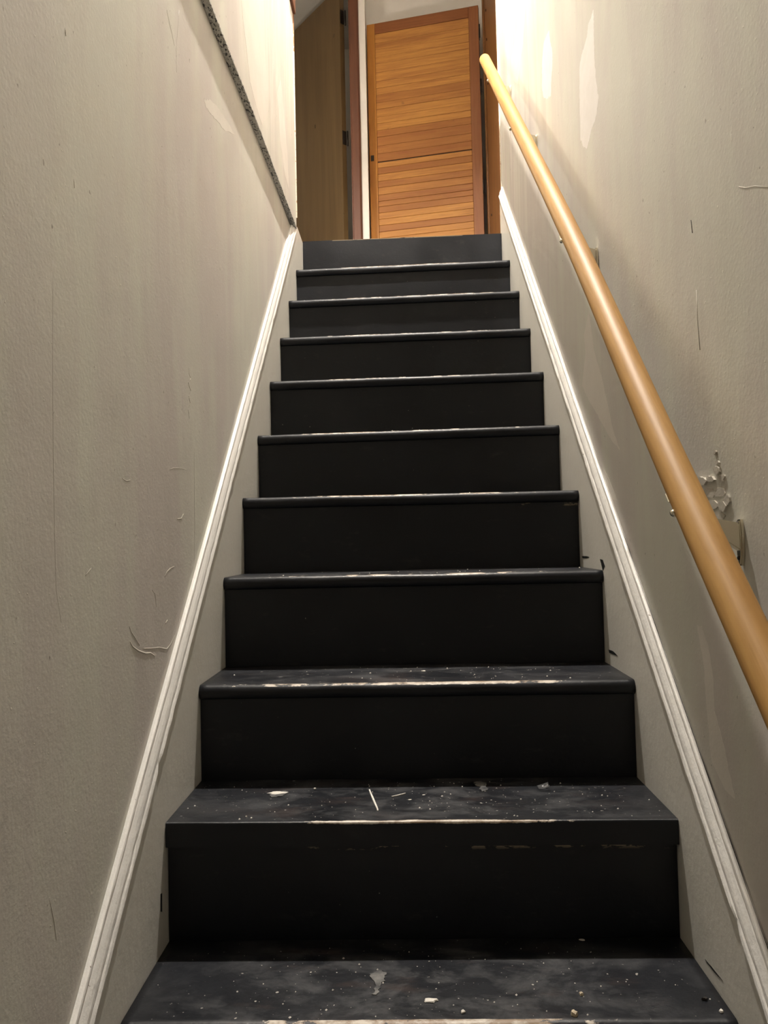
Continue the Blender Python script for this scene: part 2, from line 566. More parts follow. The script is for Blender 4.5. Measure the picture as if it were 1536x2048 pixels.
# door_1: half-split plank door
zt1 = ZL + 1.98
Lc = onz(733, 50, zt1)
Rc = onz(956, 10, zt1)
Lc.z = Rc.z = 0
wid = (Rc - Lc).length
ang1 = math.atan2(Rc.y - Lc.y, Rc.x - Lc.x)
d1 = empty('door_1', (Lc.x, Lc.y, ZL + 0.01), ang1)
tag(d1, 'honey-coloured plank door with reddish frame, standing open on the landing', 'door', kind='structure')
HD = 1.97
T = 0.034
sw0, sw1, tr = 0.052, 0.062, 0.068
o_ = link('stile', box(0, sw0, 0, T, 0, HD, 0.002), M['stile_light'], d1)
o_['label'] = 'light honey stile with latch plate'
o_ = link('stile', box(wid - sw1, wid, 0, T, 0, HD, 0.002), M['stile_red'], d1)
o_['label'] = 'reddish hinge stile'
o_ = link('rail', box(sw0 + 0.0006, wid - sw1 - 0.0006, 0.0005, T, HD - tr, HD, 0.002), M['rail_red'], d1)
o_['label'] = 'reddish top rail'
o_ = link('rail', box(sw0 + 0.0006, wid - sw1 - 0.0006, 0.0005, T, 0, 0.10, 0.002), M['rail_red'], d1)
# boards, each with eased edges; the split between the leaves lies about 1.17 m above the landing
pm = ony(850, 311, (Lc.y + Rc.y) / 2)
zsplit = pm.z - ZL - 0.01
plank_me = {}
def plank(z0, z1):
    hh = round(z1 - z0, 4)
    if hh not in plank_me:
        b = box(0, wid - sw0 - sw1 - 0.0012, 0, T - 0.010, 0, hh, 0.0016, 1)
        me = bpy.data.meshes.new('plank')
        bmesh.ops.recalc_face_normals(b, faces=b.faces)
        b.to_mesh(me); b.free()
        me.materials.append(M['plank'])
        plank_me[hh] = me
    o = bpy.data.objects.new('plank', plank_me[hh])
    COL.objects.link(o)
    o.parent = d1
    o.location = (sw0 + 0.0006, 0.004 + rnd.uniform(-0.0008, 0.0008), z0)
    return o
def fill(z0, z1, n):
    hs = [rnd.choice((0.85, 1.0, 1.0, 1.15)) for _ in range(n)]
    s = sum(hs)
    z = z0
    for hgt_ in hs:
        dz = (z1 - z0) * hgt_ / s
        plank(z + 0.0005, z + dz - 0.0006)
        z += dz
fill(zsplit + 0.0025, HD - tr - 0.001, 17)
fill(0.101, zsplit - 0.0025, 23)
gp = link('split_gap', box(sw0 + 0.001, wid - sw1 - 0.001, 0.008, T - 0.004, zsplit - 0.0024, zsplit + 0.0024), M['gap'], d1)
gp['label'] = 'dark gap between upper and lower door leaf'
lt = link('latch_plate', box(0.010, 0.030, -0.0025, 0.001, zsplit + 0.01, zsplit + 0.047, 0.001), M['dark_metal'], d1)
for zz in (HD - 0.17, HD - 0.52, zsplit - 0.25, 0.25):
    hg = link('hinge', box(wid + 0.0002, wid + 0.003, 0.002, T - 0.004, zz - 0.04, zz + 0.04, 0.0008), M['dark_metal'], d1)
    bm = bmesh.new()
    add_tube(bm, [(wid + 0.004, -0.004, zz - 0.042), (wid + 0.004, -0.004, zz + 0.042)], 0.005, 10)
    link('knuckle', bm, M['dark_metal'], hg, True)

# stained side jamb on the right of the landing
xj = 0.992
jr = link('trim_2', box(xj, xj + 0.03, YER + 0.012, Rc.y - 0.012, ZL + 0.001, ZC - 0.35, 0.002), M['jamb'])
tag(jr, 'wide stained jamb board between plank door and right wall end', 'trim', kind='structure')
st = link('stop_bead', box(xj - 0.010, xj, Rc.y - 0.10, Rc.y - 0.060, ZL + 0.002, ZC - 0.36, 0.002), M['jamb'], jr)
for zz in (ZL + 1.80, ZL + 1.62, ZL + 1.35, ZL + 0.55):
    link('screw', box(xj - 0.004, xj + 0.001, Rc.y - 0.20, Rc.y - 0.19, zz, zz + 0.012, 0.002), M['dark_metal'], jr)
wr2 = link('wall_landing_right', box(xj + 0.03, xj + 0.10, YER, YW, ZL, ZC), M['hall_white'])
tag(wr2, 'white landing wall behind the stained jamb board', 'wall', kind='structure')
hd = link('trim_3', box(0.93, xj - 0.0105, Rc.y - 0.13, Rc.y - 0.035, ZL + 2.005, ZL + 2.11, 0.002), M['casing'])
tag(hd, 'dark red head block over the corner of the plank door', 'trim', kind='structure')

# ragged wall ends
def end_bead(name, x, y, z0, z1, w, d, mat, parent, seed, side):
    bm = bmesh.new()
    n = int((z1 - z0) / 0.02)
    rg = []
    for i in range(n + 1):
        z = z0 + (z1 - z0) * i / n
        j = noise.noise(Vector((seed, z * 23, 0))) * 0.0025 + noise.noise(Vector((seed, z * 60, 5))) * 0.0012
        j2 = noise.noise(Vector((seed + 9, z * 31, 0))) * 0.002
        xs = (x, x - side * (w + j))
        rg.append([bm.verts.new((xs[0], y - 0.001, z)), bm.verts.new((xs[1], y - 0.001, z)), bm.verts.new((xs[1], y + d + j2, z)), bm.verts.new((xs[0], y + d + j2, z))])
    for a, b in zip(rg, rg[1:]):
        for k in range(4):
            bm.faces.new((a[k], a[(k + 1) % 4], b[(k + 1) % 4], b[k]))
    bm.faces.new(rg[0]); bm.faces.new(rg[-1][::-1])
    return link(name, bm, mat, parent)

M['bead_white'] = flat_paint('white corner paint', (0.86, 0.80, 0.68), (0.78, 0.70, 0.56), 30, 0.5, 0.3, (0.42, 0.20, 0.08), 0.60, (1, 1, 0.35))
M['bead_wood'] = flat_paint('bare orange wood edge', (0.42, 0.20, 0.085), (0.30, 0.12, 0.05), 20, 0.5, 0.3, (0.70, 0.62, 0.5), 0.58, (1, 1, 0.35))
t4 = end_bead('trim_4', XU + 0.0035, YEL, 2.08, 2.80, 0.028, 0.006, M['bead_white'], None, 1.0, 1)
tag(t4, 'narrow whitened corner bead on the end of left wall', 'trim', kind='structure')
ew = end_bead('bare_edge', XU + 0.0035, YEL, 2.80, 3.40, 0.028, 0.006, M['bead_wood'], t4, 2.0, 1)
ew['label'] = 'bare orange wood at the top of the bead'
hb = link('head_block', box(XU, XU + 0.012, YEL - 0.10, YEL + 0.005, 2.965, 3.06, 0.002), M['casing'], t4)
hb['label'] = 'dark red-brown end of the head casing'
t5 = end_bead('trim_5', XR - 0.003, YER, 2.25, 3.6, -0.03, 0.010, M['bead_white'], None, 3.0, 1)
tag(t5, 'flaking white and orange edge on the end of right wall', 'trim', kind='structure')
ew = end_bead('bare_edge', XR - 0.002, YER + 0.011, 2.08, 3.6, -0.03, 0.014, M['bead_wood'], t5, 5.0, 1)

# ================================================================== STAIRS
DZ = {1: (0.0048, 0.0008), 2: (-0.0044, -0.0074), 3: (0.0024, 0.0014), 4: (-0.0007, -0.0017), 5: (-0.0069, 0.0011),
      6: (-0.0031, 0.0039), 7: (-0.0033, 0.0047), 8: (-0.0025, 0.0085), 9: (-0.0057, 0.0073), 10: (0.0002, 0.0072)}
stairs = empty('staircase', (0, 0, 0))
tag(stairs, 'straight flight of charcoal-painted wooden stairs with worn nosings', 'staircase')


def set_attr(me, name, vals):
    at = me.attributes.new(name, 'FLOAT', 'POINT')
    at.data.foreach_set('value', vals)


def zk(k, x):
    a, b = DZ.get(k, (0, 0))
    return k * H + a + (b - a) * x / W


def tread(k):
    th = 0.030 if k != 1 else 0.043
    y0, y1 = k * G, (k + 1) * G + OV + 0.010
    prof = []
    if k == 1:          # square-edged step with a fascia
        prof = [(0.0, -th), (0.0, -th * 0.5), (0.0, -0.006), (0.0, -0.003), (0.0008, -0.0012), (0.003, 0.0)]
    else:
        r = th / 2
        for i in range(11):
            a = -math.pi / 2 + math.pi * i / 10
            prof.append((r * 0.9 - r * 0.9 * math.cos(a), -r + r * math.sin(a)))
    prof += [(0.017, 0.0), (0.03, 0.0), (0.06, 0.0), (0.12, 0.0), (0.18, 0.0), (y1 - y0, 0.0), (y1 - y0, -th)]
    nx = 60
    x0, x1 = 0.0008, W - 0.0008
    bm = bmesh.new()
    rows = []
    info = []
    for i in range(nx + 1):
        x = x0 + (x1 - x0) * i / nx
        row = []
        for (py, pz) in prof:
            nearf = max(0.0, 1 - py / 0.02)
            w = noise.noise(Vector((x * 14 + k * 5.1, pz * 60, k))) * 0.0009 * nearf
            wz = noise.noise(Vector((x * 5 + k * 3.3, 0, k * 2.0))) * 0.0008
            v = bm.verts.new((x, y0 + py + w, zk(k, x) + pz + wz))
            row.append(v)
            m = max(0.0, math.sin(math.pi * x / W)) ** 0.8
            if k == 1:
                e = 1.0 if (py < 0.0035 and pz > -0.0035) else (0.55 if py < 0.0035 and pz > -0.007 else 0.0)
            else:
                e = 0.0
                if py < 0.03:
                    e = (1.0 if pz > -0.0045 else 0.5 if pz > -0.0075 else 0.0) if py < 0.0136 else 0.0
            info.append((1.0 if pz > -0.002 and py > 0.004 else 0.0, e, m))
        rows.append(row)
    n = len(prof)
    for a, b in zip(rows, rows[1:]):
        for j in range(n):
            bm.faces.new((a[j], b[j], b[(j + 1) % n], a[(j + 1) % n]))
    bm.faces.new(rows[0]); bm.faces.new(rows[-1][::-1])
    bm.verts.index_update()
    o = link('tread', bm, M['tread'], stairs)
    for nm, c in (('top', 0), ('edge', 1), ('mid', 2)):
        set_attr(o.data, nm, [q[c] for q in info])
    for p in o.data.polygons:
        p.use_smooth = k != 1 and len(p.vertices) == 4
    if k == 1:
        o['label'] = 'square-edged tread with a deep front fascia'
    return o


def riser(k):
    th = 0.030 if k != 1 else 0.043
    y0 = k * G + OV
    bm = bmesh.new()
    nx = 40
    x0, x1 = 0.0010, W - 0.0010
    info = []
    rows = []
    for i in range(nx + 1):
        x = x0 + (x1 - x0) * i / nx
        zt = zk(k, x) - (th + 0.0004 if k < 10 else 0.0)
        zb = zk(k - 1, x) + 0.0006
        lv = (1.0 if x > 0.27 else 0.0) if k == 1 else (0.9 if k == 10 or ((k in (4, 5) and x > 0.68)) else 0.0)
        row = []
        for (dy, z, lp) in ((0, zb, 0), (0, zt - 0.012, 0), (0, zt - 0.0045, lv), (0, zt, lv), (0.018, zt, 0), (0.018, zb, 0)):
            if k == 10 and lp:
                lp = 0.9 if z == zt else 0.0
            w = noise.noise(Vector((x * 7, z * 6, k * 3.0))) * 0.0006 if dy == 0 else 0
            row.append(bm.verts.new((x, y0 + dy + w, z)))
            info.append(lp)
        rows.append(row)
    for a, b in zip(rows, rows[1:]):
        for j in range(6):
            bm.faces.new((a[j], b[j], b[(j + 1) % 6], a[(j + 1) % 6]))
    bm.faces.new(rows[0]); bm.faces.new(rows[-1][::-1])
    o = link('riser', bm, M['riser'], stairs)
    set_attr(o.data, 'lip', info)
    return o


for k in range(-2, 10):
    tread(k)
for k in range(-2, 11):
    riser(k)

# ------------------------------------------------------------------ skirt boards with cap moulding
CB, CT = 0.150, 0.200           # vertical offsets of the moulding above the nosing line
ca, sa = math.cos(math.atan(SL)), math.sin(math.atan(SL))


def skirt(name, x_in, x_out, yend, left):
    bm = bmesh.new()
    ys = -0.85
    top = lambda y: SL * y + CB
    if left:
        pts = [(ys, ZF), (ys, max(ZF, top(ys)))]
        yq = (ZL - 0.012 - CB) / SL
        pts += [(yq, top(yq)), (yq + 0.02, ZL - 0.004), (YL + 0.010, ZL - 0.004), (YL + 0.014, ZL - 0.02), (YL + 0.014, 1.5)]
    else:
        pts = [(ys, ZF), (ys, max(ZF, top(ys))), (yend, top(yend)), (yend, 1.5)]
    pts.append((1.0, ZF))
    add_prism(bm, pts, 'x', x_in, x_out)
    o = link(name, bm, M['skirt'])
    return o


def cap(parent, xface, side, y0, y1, seed):
    """side +1: left wall (projects to +x), -1: right wall"""
    prof = [(0.0, -0.0115), (0.0, 0.0062), (0.0010, 0.0076), (0.0030, 0.0076), (0.0062, 0.0062), (0.0088, 0.0042), (0.0092, 0.0024), (0.0102, 0.0024),
            (0.0108, 0.0046), (0.0125, 0.0050), (0.0165, 0.0044), (0.0215, 0.0022), (0.0265, -0.0010), (0.0295, -0.0034), (0.0308, -0.0036),
            (0.0315, -0.0014), (0.0335, -0.0008), (0.0360, -0.0018), (0.0372, -0.0050), (0.0372, -0.0115)]
    bm = bmesh.new()
    n = 220
    rings = []
    for i in range(n + 1):
        y = y0 + (y1 - y0) * i / n
        base = Vector((xface, y, SL * y + CB))
        ring = []
        for j, (a, p) in enumerate(prof):
            jag = noise.noise(Vector((y * 40 + seed, j * 0.9, 1.0))) * 0.0006 + noise.noise(Vector((y * 110 + seed, j * 1.7, 4.0))) * 0.0004
            if 1 <= j <= 4:
                ch = noise.noise(Vector((y * 28 + seed, 7.0, j * 0.2)))
                if ch > 0.38:
                    jag -= (ch - 0.38) * 0.008
            wob = noise.noise(Vector((y * 2.2 + seed, 0, 0))) * 0.0015
            q = base + Vector((side * (p + (jag - 0.0022 if p > -0.01 else 0)), -sa * (a * 1.2 + wob), ca * (a * 1.2 + wob)))
            ring.append(bm.verts.new(q))
        rings.append(ring)
    m = len(prof)
    for a, b in zip(rings, rings[1:]):
        for j in range(m):
            bm.faces.new((a[j], a[(j + 1) % m], b[(j + 1) % m], b[j]))
    bm.faces.new(rings[0]); bm.faces.new(rings[-1][::-1])
    o = link('cap_moulding', bm, M['cap'], parent)
    o['label'] = 'chipped white cap moulding'
    return o


bl = skirt('baseboard_left', XL, 0.0, YEL, True)
tag(bl, 'greige skirt board with chipped white cap, left of stairs', 'baseboard', kind='structure')
cap(bl, 0.0, 1, -0.85, 2.045, 3.3)
br_ = skirt('baseboard_right', W, XR, 2.305, False)
tag(br_, 'greige skirt board with chipped white cap, below the handrail', 'baseboard', kind='structure')
cap(br_, W, -1, -0.85, 2.300, 8.8)
# dark open joint above the right-hand cap
bm = bmesh.new()
pts = []
for i in range(121):
    y = -0.6 + 1.75 * i / 120
    pts.append((y, SL * y + CB + 0.0447 / ca))
for i in range(120, -1, -1):
    y = -0.6 + 1.75 * i / 120
    wv = max(0.0010, 0.0075 * (0.5 + noise.noise(Vector((y * 13, 2, 2)))) * min(1, (1.2 - y)))
    pts.append((y, SL * y + CB + 0.0447 / ca + wv))
A = [bm.verts.new((XR - 0.0022, y, z)) for y, z in pts]
for i in range(120):
    bm.faces.new((A[i], A[i + 1], A[240 - i], A[241 - i]))
link('open_joint', bm, M['gap'], br_)


def plate(pts3, nrm, thick, name, mat, parent, jag=0.0, seed=0.0, sub=4):
    """thin raised plate with a ragged outline lying on a wall; pts3 world points on the face"""
    bm = bmesh.new()
    out = []
    n = len(pts3)
    for i in range(n):
        a, b = Vector(pts3[i]), Vector(pts3[(i + 1) % n])
        for s in range(sub):
            p = a.lerp(b, s / sub)
            if jag:
                t = (b - a).normalized().cross(nrm)
                p = p + t * noise.noise(p * 160 + Vector((seed, 0, 0))) * jag
            out.append(p)
    A = [bm.verts.new(p - nrm * 0.001) for p in out]
    B = [bm.verts.new(p + nrm * thick) for p in out]
    m = len(out)
    for tri in tessellate_polygon([out]):
        if len(set(tri)) == 3:
            bm.faces.new([B[q] for q in tri])
            bm.faces.new([A[q] for q in reversed(tri)])
    for i in range(m):
        bm.faces.new((A[i], A[(i + 1) % m], B[(i + 1) % m], B[i]))
    return link(name, bm, mat, parent)


NR, NL = Vector((-1, 0, 0)), Vector((1, 0, 0))
for i, (px, mt) in enumerate((
        ([(1092, 73), (1098, 60), (1100, 80), (1105, 104), (1105, 133), (1103, 155), (1102, 192), (1095, 197), (1087, 195), (1084, 177), (1084, 124), (1087, 88)], 'plaster'),
        ([(1187, 18), (1188, 44), (1188, 73), (1189, 115), (1192, 159), (1197, 195), (1193, 232), (1183, 261), (1174, 299), (1166, 292), (1161, 277), (1159, 199), (1159, 133), (1163, 110), (1174, 73), (1176, 51), (1181, 35)], 'plaster'),
        ([(1178, 620), (1188, 700), (1205, 760), (1226, 860), (1240, 900), (1222, 880), (1195, 830), (1178, 801), (1164, 771), (1171, 704), (1168, 670)], 'skim'),
        ([(1394, 1251), (1404, 1254), (1417, 1293), (1427, 1358), (1429, 1423), (1450, 1500), (1470, 1600), (1450, 1580), (1423, 1521), (1414, 1423), (1407, 1325)], 'skim'),
        ([(1205, 935), (1214, 950), (1235, 1000), (1225, 1000), (1210, 970)], 'skim'),
        ([(1022, 120), (1034, 60), (1040, 0), (1052, 0), (1046, 90), (1036, 170), (1026, 160)], 'skim'))):
    plate([onx(u, v, XR) for u, v in px], NR, 0.00015, 'plaster_patch', M[mt], wr, 0.0050 if mt == 'plaster' else 0.0030, i * 3.0, 8)
for i, px in enumerate((
        [(481, -20), (486, 40), (492, 90), (500, 164), (513, 214), (524, 250), (534, 230), (536, 190), (531, 117), (527, 0), (527, -20)],
        [(408, 199), (420, 199), (436, 216), (455, 243), (470, 270), (450, 262), (428, 235), (412, 215)],
        [(555, 190), (561, 160), (566, 200), (574, 300), (578, 380), (570, 350), (560, 280)])):
    plate([onx(u, v, XU if i != 1 else XL) for u, v in px], NL, 0.00025, 'plaster_patch', M['skim'], wl, 0.005, 20 + i * 3.0, 6)

# raised drips and stuck fibres in the paint of the left wall
for px, r in (
        ([(258, 1253), (262, 1264), (270, 1276), (279, 1291)], 0.0011),
        ([(259, 1283), (264, 1293), (276, 1302), (290, 1307), (300, 1306), (309, 1312)], 0.0020),
        ([(285, 1297), (300, 1297), (318, 1295), (333, 1298), (341, 1288), (349, 1270)], 0.0013),
        ([(329, 1154), (333, 1144), (340, 1137), (348, 1133)], 0.0012),
        ([(304, 1180), (309, 1187), (311, 1198), (312, 1214)], 0.0009),
        ([(353, 1038), (362, 1037), (366, 1028)], 0.0014),
        ([(330, 1248), (334, 1240)], 0.0015),
        ([(377, 735), (378, 748), (381, 757), (376, 766), (381, 781), (377, 793), (380, 806), (376, 819), (378, 838)], 0.0010),
        ([(339, 940), (346, 936), (356, 936), (372, 939)], 0.0008),
        ([(244, 957), (252, 962), (260, 960)], 0.0009),
        ([(170, 1152), (182, 1136)], 0.0008),
        ([(333, 20), (340, 52), (349, 92)], 0.0007),
        ([(358, 20), (355, 60), (352, 100), (353, 145)], 0.0006),
        ([(129, 56), (131, 72)], 0.0014), ([(147, 358), (148, 376)], 0.0014),
        ([(105, 520), (105, 700), (106, 900), (109, 1080), (112, 1180), (122, 1245)], 0.0004),
        ([(388, 880), (388, 960), (389, 1050), (388, 1120)], 0.0006),
        ([(98, 1795), (108, 1845), (112, 1880)], 0.0008)):
    bm = bmesh.new()
    P = [onx(u, v, XL - r * 0.40) for u, v in px]
    S = []
    for a, b in zip(P, P[1:]):
        for s in range(3):
            S.append(a.lerp(b, s / 3))
    S.append(P[-1])
    rr = [r * (0.45 + 0.55 * math.sin(math.pi * (0.12 + 0.76 * i / max(1, len(S) - 1)))) for i in range(len(S))]
    add_tube(bm, S, rr, 6)
    link('paint_drip', bm, M['thread'], wl, True)

# blistered, cracked plaster beside the lowest bracket
rf = random.Random(21)
for (u, v, w_, h_) in ((1408, 962, 11, 9), (1424, 958, 9, 8), (1437, 940, 7, 9), (1446, 955, 8, 8), (1420, 985, 14, 12), (1440, 985, 13, 12), (1456, 1000, 7, 12),
                       (1428, 1010, 12, 12), (1448, 1012, 12, 11), (1440, 1032, 13, 8), (1432, 905, 3, 5), (1436, 925, 5, 4)):
    n = 6
    pts = []
    for i in range(n):
        a = 2 * math.pi * i / n + rf.uniform(-0.3, 0.3)
        pts.append(onx(u + w_ * math.cos(a) * rf.uniform(0.75, 1.1), v + h_ * math.sin(a) * rf.uniform(0.75, 1.1), XR))
    o = plate(pts, NR, rf.uniform(0.0015, 0.004), 'plaster_flake', M['thread'], wr, 0.0015, rf.random() * 9, 2)
# crack lines and dents of the right wall
for px, r in (([(1478, 373), (1492, 376), (1510, 372), (1540, 375)], 0.0004), ([(1393, 580), (1395, 640), (1400, 700)], 0.0006), ([(1382, 440), (1385, 466)], 0.0006)):
    bm = bmesh.new()
    add_tube(bm, [onx(u, v, XR - 0.0002) for u, v in px], r, 6)
    link('crack', bm, M['gap'] if len(px) == 2 else M['thread'], wr, True)
# black paint smears on the right skirt
for px in ([(1164, 1112), (1172, 1112), (1179, 1114), (1172, 1117), (1165, 1116)],
           [(1217, 1299), (1226, 1302), (1236, 1312), (1228, 1309), (1219, 1306)],
           [(1200, 1118), (1206, 1120), (1210, 1132), (1206, 1142), (1203, 1130)],
           [(1410, 1918), (1422, 1932), (1446, 1962), (1430, 1946), (1414, 1926)]):
    plate([onx(u, v, W) for u, v in px], NR, 0.0004, 'paint_smear', M['black_smear'], br_, 0.0008, 2.0, 3)
for px in ([(321, 1788), (324, 1786), (324, 1824), (321, 1823)],):
    plate([onx(u, v, 0.0) for u, v in px], NL, 0.0004, 'paint_smear', M['black_smear'], bl, 0.0005, 2.0, 3)

# ================================================================== HANDRAIL
RM, RC, RXX = 0.9237, 0.8074, 0.834
RR = 0.0235


def bow(y):
    t = min(1.0, max(0.0, (y + 0.18) / 0.85))          # the timber has bowed a little sideways
    return -0.004 + 0.015 * t * t * (3 - 2 * t) - 0.0065 * max(0.0, y - 0.9)

hr = empty('handrail', (RXX, -0.6, RM * -0.6 + RC))
tag(hr, 'varnished round wooden handrail on metal brackets along the right wall', 'handrail')
axis = Vector((0, 1, RM)).normalized()
tilt = math.atan(RM)
L0 = Vector((RXX, -0.6, RM * -0.6 + RC))
ytop = 2.20
length = (ytop + 0.6) / axis.y
bm = bmesh.new()
prof = [(0.0, 0.6), (0.004, 0.95)]
seg, rings = 40, []
stations = [(0.0, 0.55), (0.003, 0.85), (0.008, 1.0)] + [(length * i / 30, 1.0) for i in range(1, 30)] + [(length - 0.014, 1.0), (length - 0.007, 0.93), (length - 0.002, 0.72), (length, 0.40)]
for s, f in stations:
    rings.append([bm.verts.new((bow(s * axis.y - 0.6) + RR * f * math.cos(2 * math.pi * k / seg), s, RR * f * math.sin(2 * math.pi * k / seg))) for k in range(seg)])
for a, b in zip(rings, rings[1:]):
    for k in range(seg):
        bm.faces.new((a[k], a[(k + 1) % seg], b[(k + 1) % seg], b[k]))
bm.faces.new(rings[0]); bm.faces.new(rings[-1][::-1])
rl = link('rail', bm, M['maple'], hr, True)
rl.rotation_euler = (tilt, 0, 0)


def bracket(y, zoff=0.0):
    """wall plate, wedge arm, saddle under the rail and a bolt; local origin on the rail axis"""
    b = empty('bracket', (bow(y), (y + 0.6), RM * (y + 0.6)))
    b.parent = hr
    wx = XR - RXX - bow(y)                       # distance to the wall
    # tapering wall plate
    bm = bmesh.new()
    add_prism(bm, [(-0.007, -0.054), (-0.004, -0.047), (0.004, -0.047), (0.007, -0.054), (0.009, -0.072), (0.007, -0.098), (0.003, -0.112), (-0.003, -0.112), (-0.007, -0.098), (-0.009, -0.072)], 'x', wx - 0.006, wx - 0.0005)
    bmesh.ops.bevel(bm, geom=[e for e in bm.edges if abs(e.verts[0].co.x - e.verts[1].co.x) < 1e-5 and e.verts[0].co.x < wx - 0.003], offset=0.0018, segments=2, affect='EDGES')
    pl = link('wall_plate', bm, M['brass'], b)
    # wedge arm, wide at the plate, narrowing under the rail
    bm = bmesh.new()
    A = [bm.verts.new(c) for c in ((wx - 0.005, -0.007, -0.052), (wx - 0.005, 0.007, -0.052), (wx - 0.005, 0.007, -0.092), (wx - 0.005, -0.007, -0.092))]
    C = [bm.verts.new(c) for c in ((0.034, -0.008, -0.043), (0.034, 0.008, -0.043), (0.034, 0.008, -0.064), (0.034, -0.008, -0.064))]
    B = [bm.verts.new(c) for c in ((-0.006, -0.008, -0.0305), (-0.006, 0.008, -0.0305), (-0.006, 0.008, -0.043), (-0.006, -0.008, -0.043))]
    bm.faces.new(A); bm.faces.new(B[::-1])
    for P, Q in ((A, C), (C, B)):
        for k in range(4):
            bm.faces.new((P[k], P[(k + 1) % 4], Q[(k + 1) % 4], Q[k]))
    bmesh.ops.bevel(bm, geom=list(bm.edges), offset=0.002, segments=2, affect='EDGES')
    link('arm', bm, M['brass'], b)
    # curved saddle strap hugging the underside of the rail
    bm = bmesh.new()
    rows = []
    for i in range(13):
        a = math.radians(225 + 118 * i / 12)
        row = []
        for r_, yy in ((RR + 0.0002, -0.009), (RR + 0.0002, 0.009), (RR + 0.0026, 0.009), (RR + 0.0026, -0.009)):
            row.append(bm.verts.new((r_ * math.cos(a), yy, r_ * math.sin(a))))
        rows.append(row)
    for p, q in zip(rows, rows[1:]):
        for k in range(4):
            bm.faces.new((p[k], p[(k + 1) % 4], q[(k + 1) % 4], q[k]))
    bm.faces.new(rows[0]); bm.faces.new(rows[-1][::-1])
    sd = link('saddle', bm, M['brass'], b)
    sd.rotation_euler = (tilt, 0, 0)
    # dome-headed bolt on the near side
    bm = bmesh.new()
    add_lathe(bm, [(0.0045, 0.0), (0.0055, 0.001), (0.0055, 0.004), (0.0040, 0.0062), (0.0015, 0.0072)], 0, 0, 14)
    bo = link('bolt', bm, M['brass'], b, True)
    d = Vector((-0.86, 0.0, -0.50)).normalized()
    bo.rotation_euler = d.to_track_quat('Z', 'Y').to_euler()
    bo.location = d * (RR + 0.0002) - axis * 0.035
    for zz in (-0.053, -0.101):
        bm = bmesh.new()
        add_lathe(bm, [(0.0035, 0.0), (0.0035, 0.0014), (0.0015, 0.0024)], 0, 0, 10)
        sc = link('screw', bm, M['dark_metal'], pl, True)
        sc.rotation_euler = (0, -math.pi / 2, 0)
        sc.location = (wx - 0.0058, 0, zz)
    return b


for y in (-0.043, 0.684, 1.41, 1.95):
    bracket(y)

# ================================================================== LAMPS (above the picture)
pos = BULB['pos']
lp = empty('pendant_lamp', (pos[0], pos[1], pos[2]))
tag(lp, 'pendant bulb under an added light-limiting white cone above the stair flight', 'lamp')
bm = bmesh.new()
r = BULB['r']
prof = [(r * math.sin(math.pi * i / 12), -r * math.cos(math.pi * i / 12)) for i in range(1, 10)] + [(r * 0.42, r * 1.25)]
add_lathe(bm, prof, 0, 0, 16)
link('bulb', bm, emissive('bulb glow', BULB['color'], BULB['strength']), lp, True)
bm = bmesh.new()
add_lathe(bm, [(0.014, 1.26 * r), (0.018, 1.3 * r), (0.018, 1.3 * r + 0.035), (0.008, 1.3 * r + 0.05)], 0, 0, 14)
link('socket', bm, M['dark_metal'], lp, True)
bm = bmesh.new()
add_tube(bm, [(0, 0, 1.3 * r + 0.045), (0, 0, ZS - pos[2] - 0.001)], 0.003, 8)
link('cord', bm, M['dark_metal'], lp, True)
bm = bmesh.new()
rows = []
for rad, zz in ((0.026, 0.078), (0.030, 0.070), (CUTOFF_CONE[0], -CUTOFF_CONE[1]), (CUTOFF_CONE[0] - 0.003, -CUTOFF_CONE[1]), (0.028, 0.066), (0.024, 0.074)):
    rows.append([bm.verts.new((rad * math.cos(2 * math.pi * k / 40), rad * math.sin(2 * math.pi * k / 40), zz)) for k in range(40)])
for a, b in zip(rows, rows[1:] + rows[:1]):
    for k in range(40):
        bm.faces.new((a[k], a[(k + 1) % 40], b[(k + 1) % 40], b[k]))
link('shade', bm, M['hall_white'], lp, True)  # unseen cone, added to keep the bulb's light off the landing door

pos = GLOBE['pos']
lp = empty('floor_lamp', (pos[0], pos[1], ZL))
tag(lp, 'floor lamp with an opal globe standing on the landing behind the left wall', 'lamp')
gz = pos[2] - ZL
bm = bmesh.new()
r = GLOBE['r']
add_lathe(bm, [(r * math.sin(math.pi * i / 14), gz - r * math.cos(math.pi * i / 14)) for i in range(1, 14)], 0, 0, 20)
link('globe', bm, emissive('opal glow', GLOBE['color'], GLOBE['strength']), lp, True)
bm = bmesh.new()
add_tube(bm, [(0, 0, 0.02), (0, 0, gz - r * 0.97)], 0.010, 10)
link('pole', bm, M['brass'], lp, True)
bm = bmesh.new()
add_lathe(bm, [(0.12, 0.001), (0.12, 0.012), (0.05, 0.022), (0.012, 0.03)], 0, 0, 24)
link('base', bm, M['brass'], lp, True)

# ================================================================== DEBRIS ON THE TREADS
M['chip'] = flat_paint('white paint chip', (0.82, 0.79, 0.73), (0.74, 0.70, 0.63), 60, 0.6, 0.3)
M['tan'] = flat_paint('tan crumb', (0.62, 0.53, 0.38), (0.50, 0.42, 0.30), 60, 0.7, 0.3)
tp = NT('clear film')
tp.b.inputs['Base Color'].default_value = (0.9, 0.9, 0.9, 1)
tp.b.inputs['Roughness'].default_value = 0.12
tp.b.inputs['Transmission Weight'].default_value = 0.9
tp.b.inputs['Alpha'].default_value = 0.55
M['film'] = tp.m


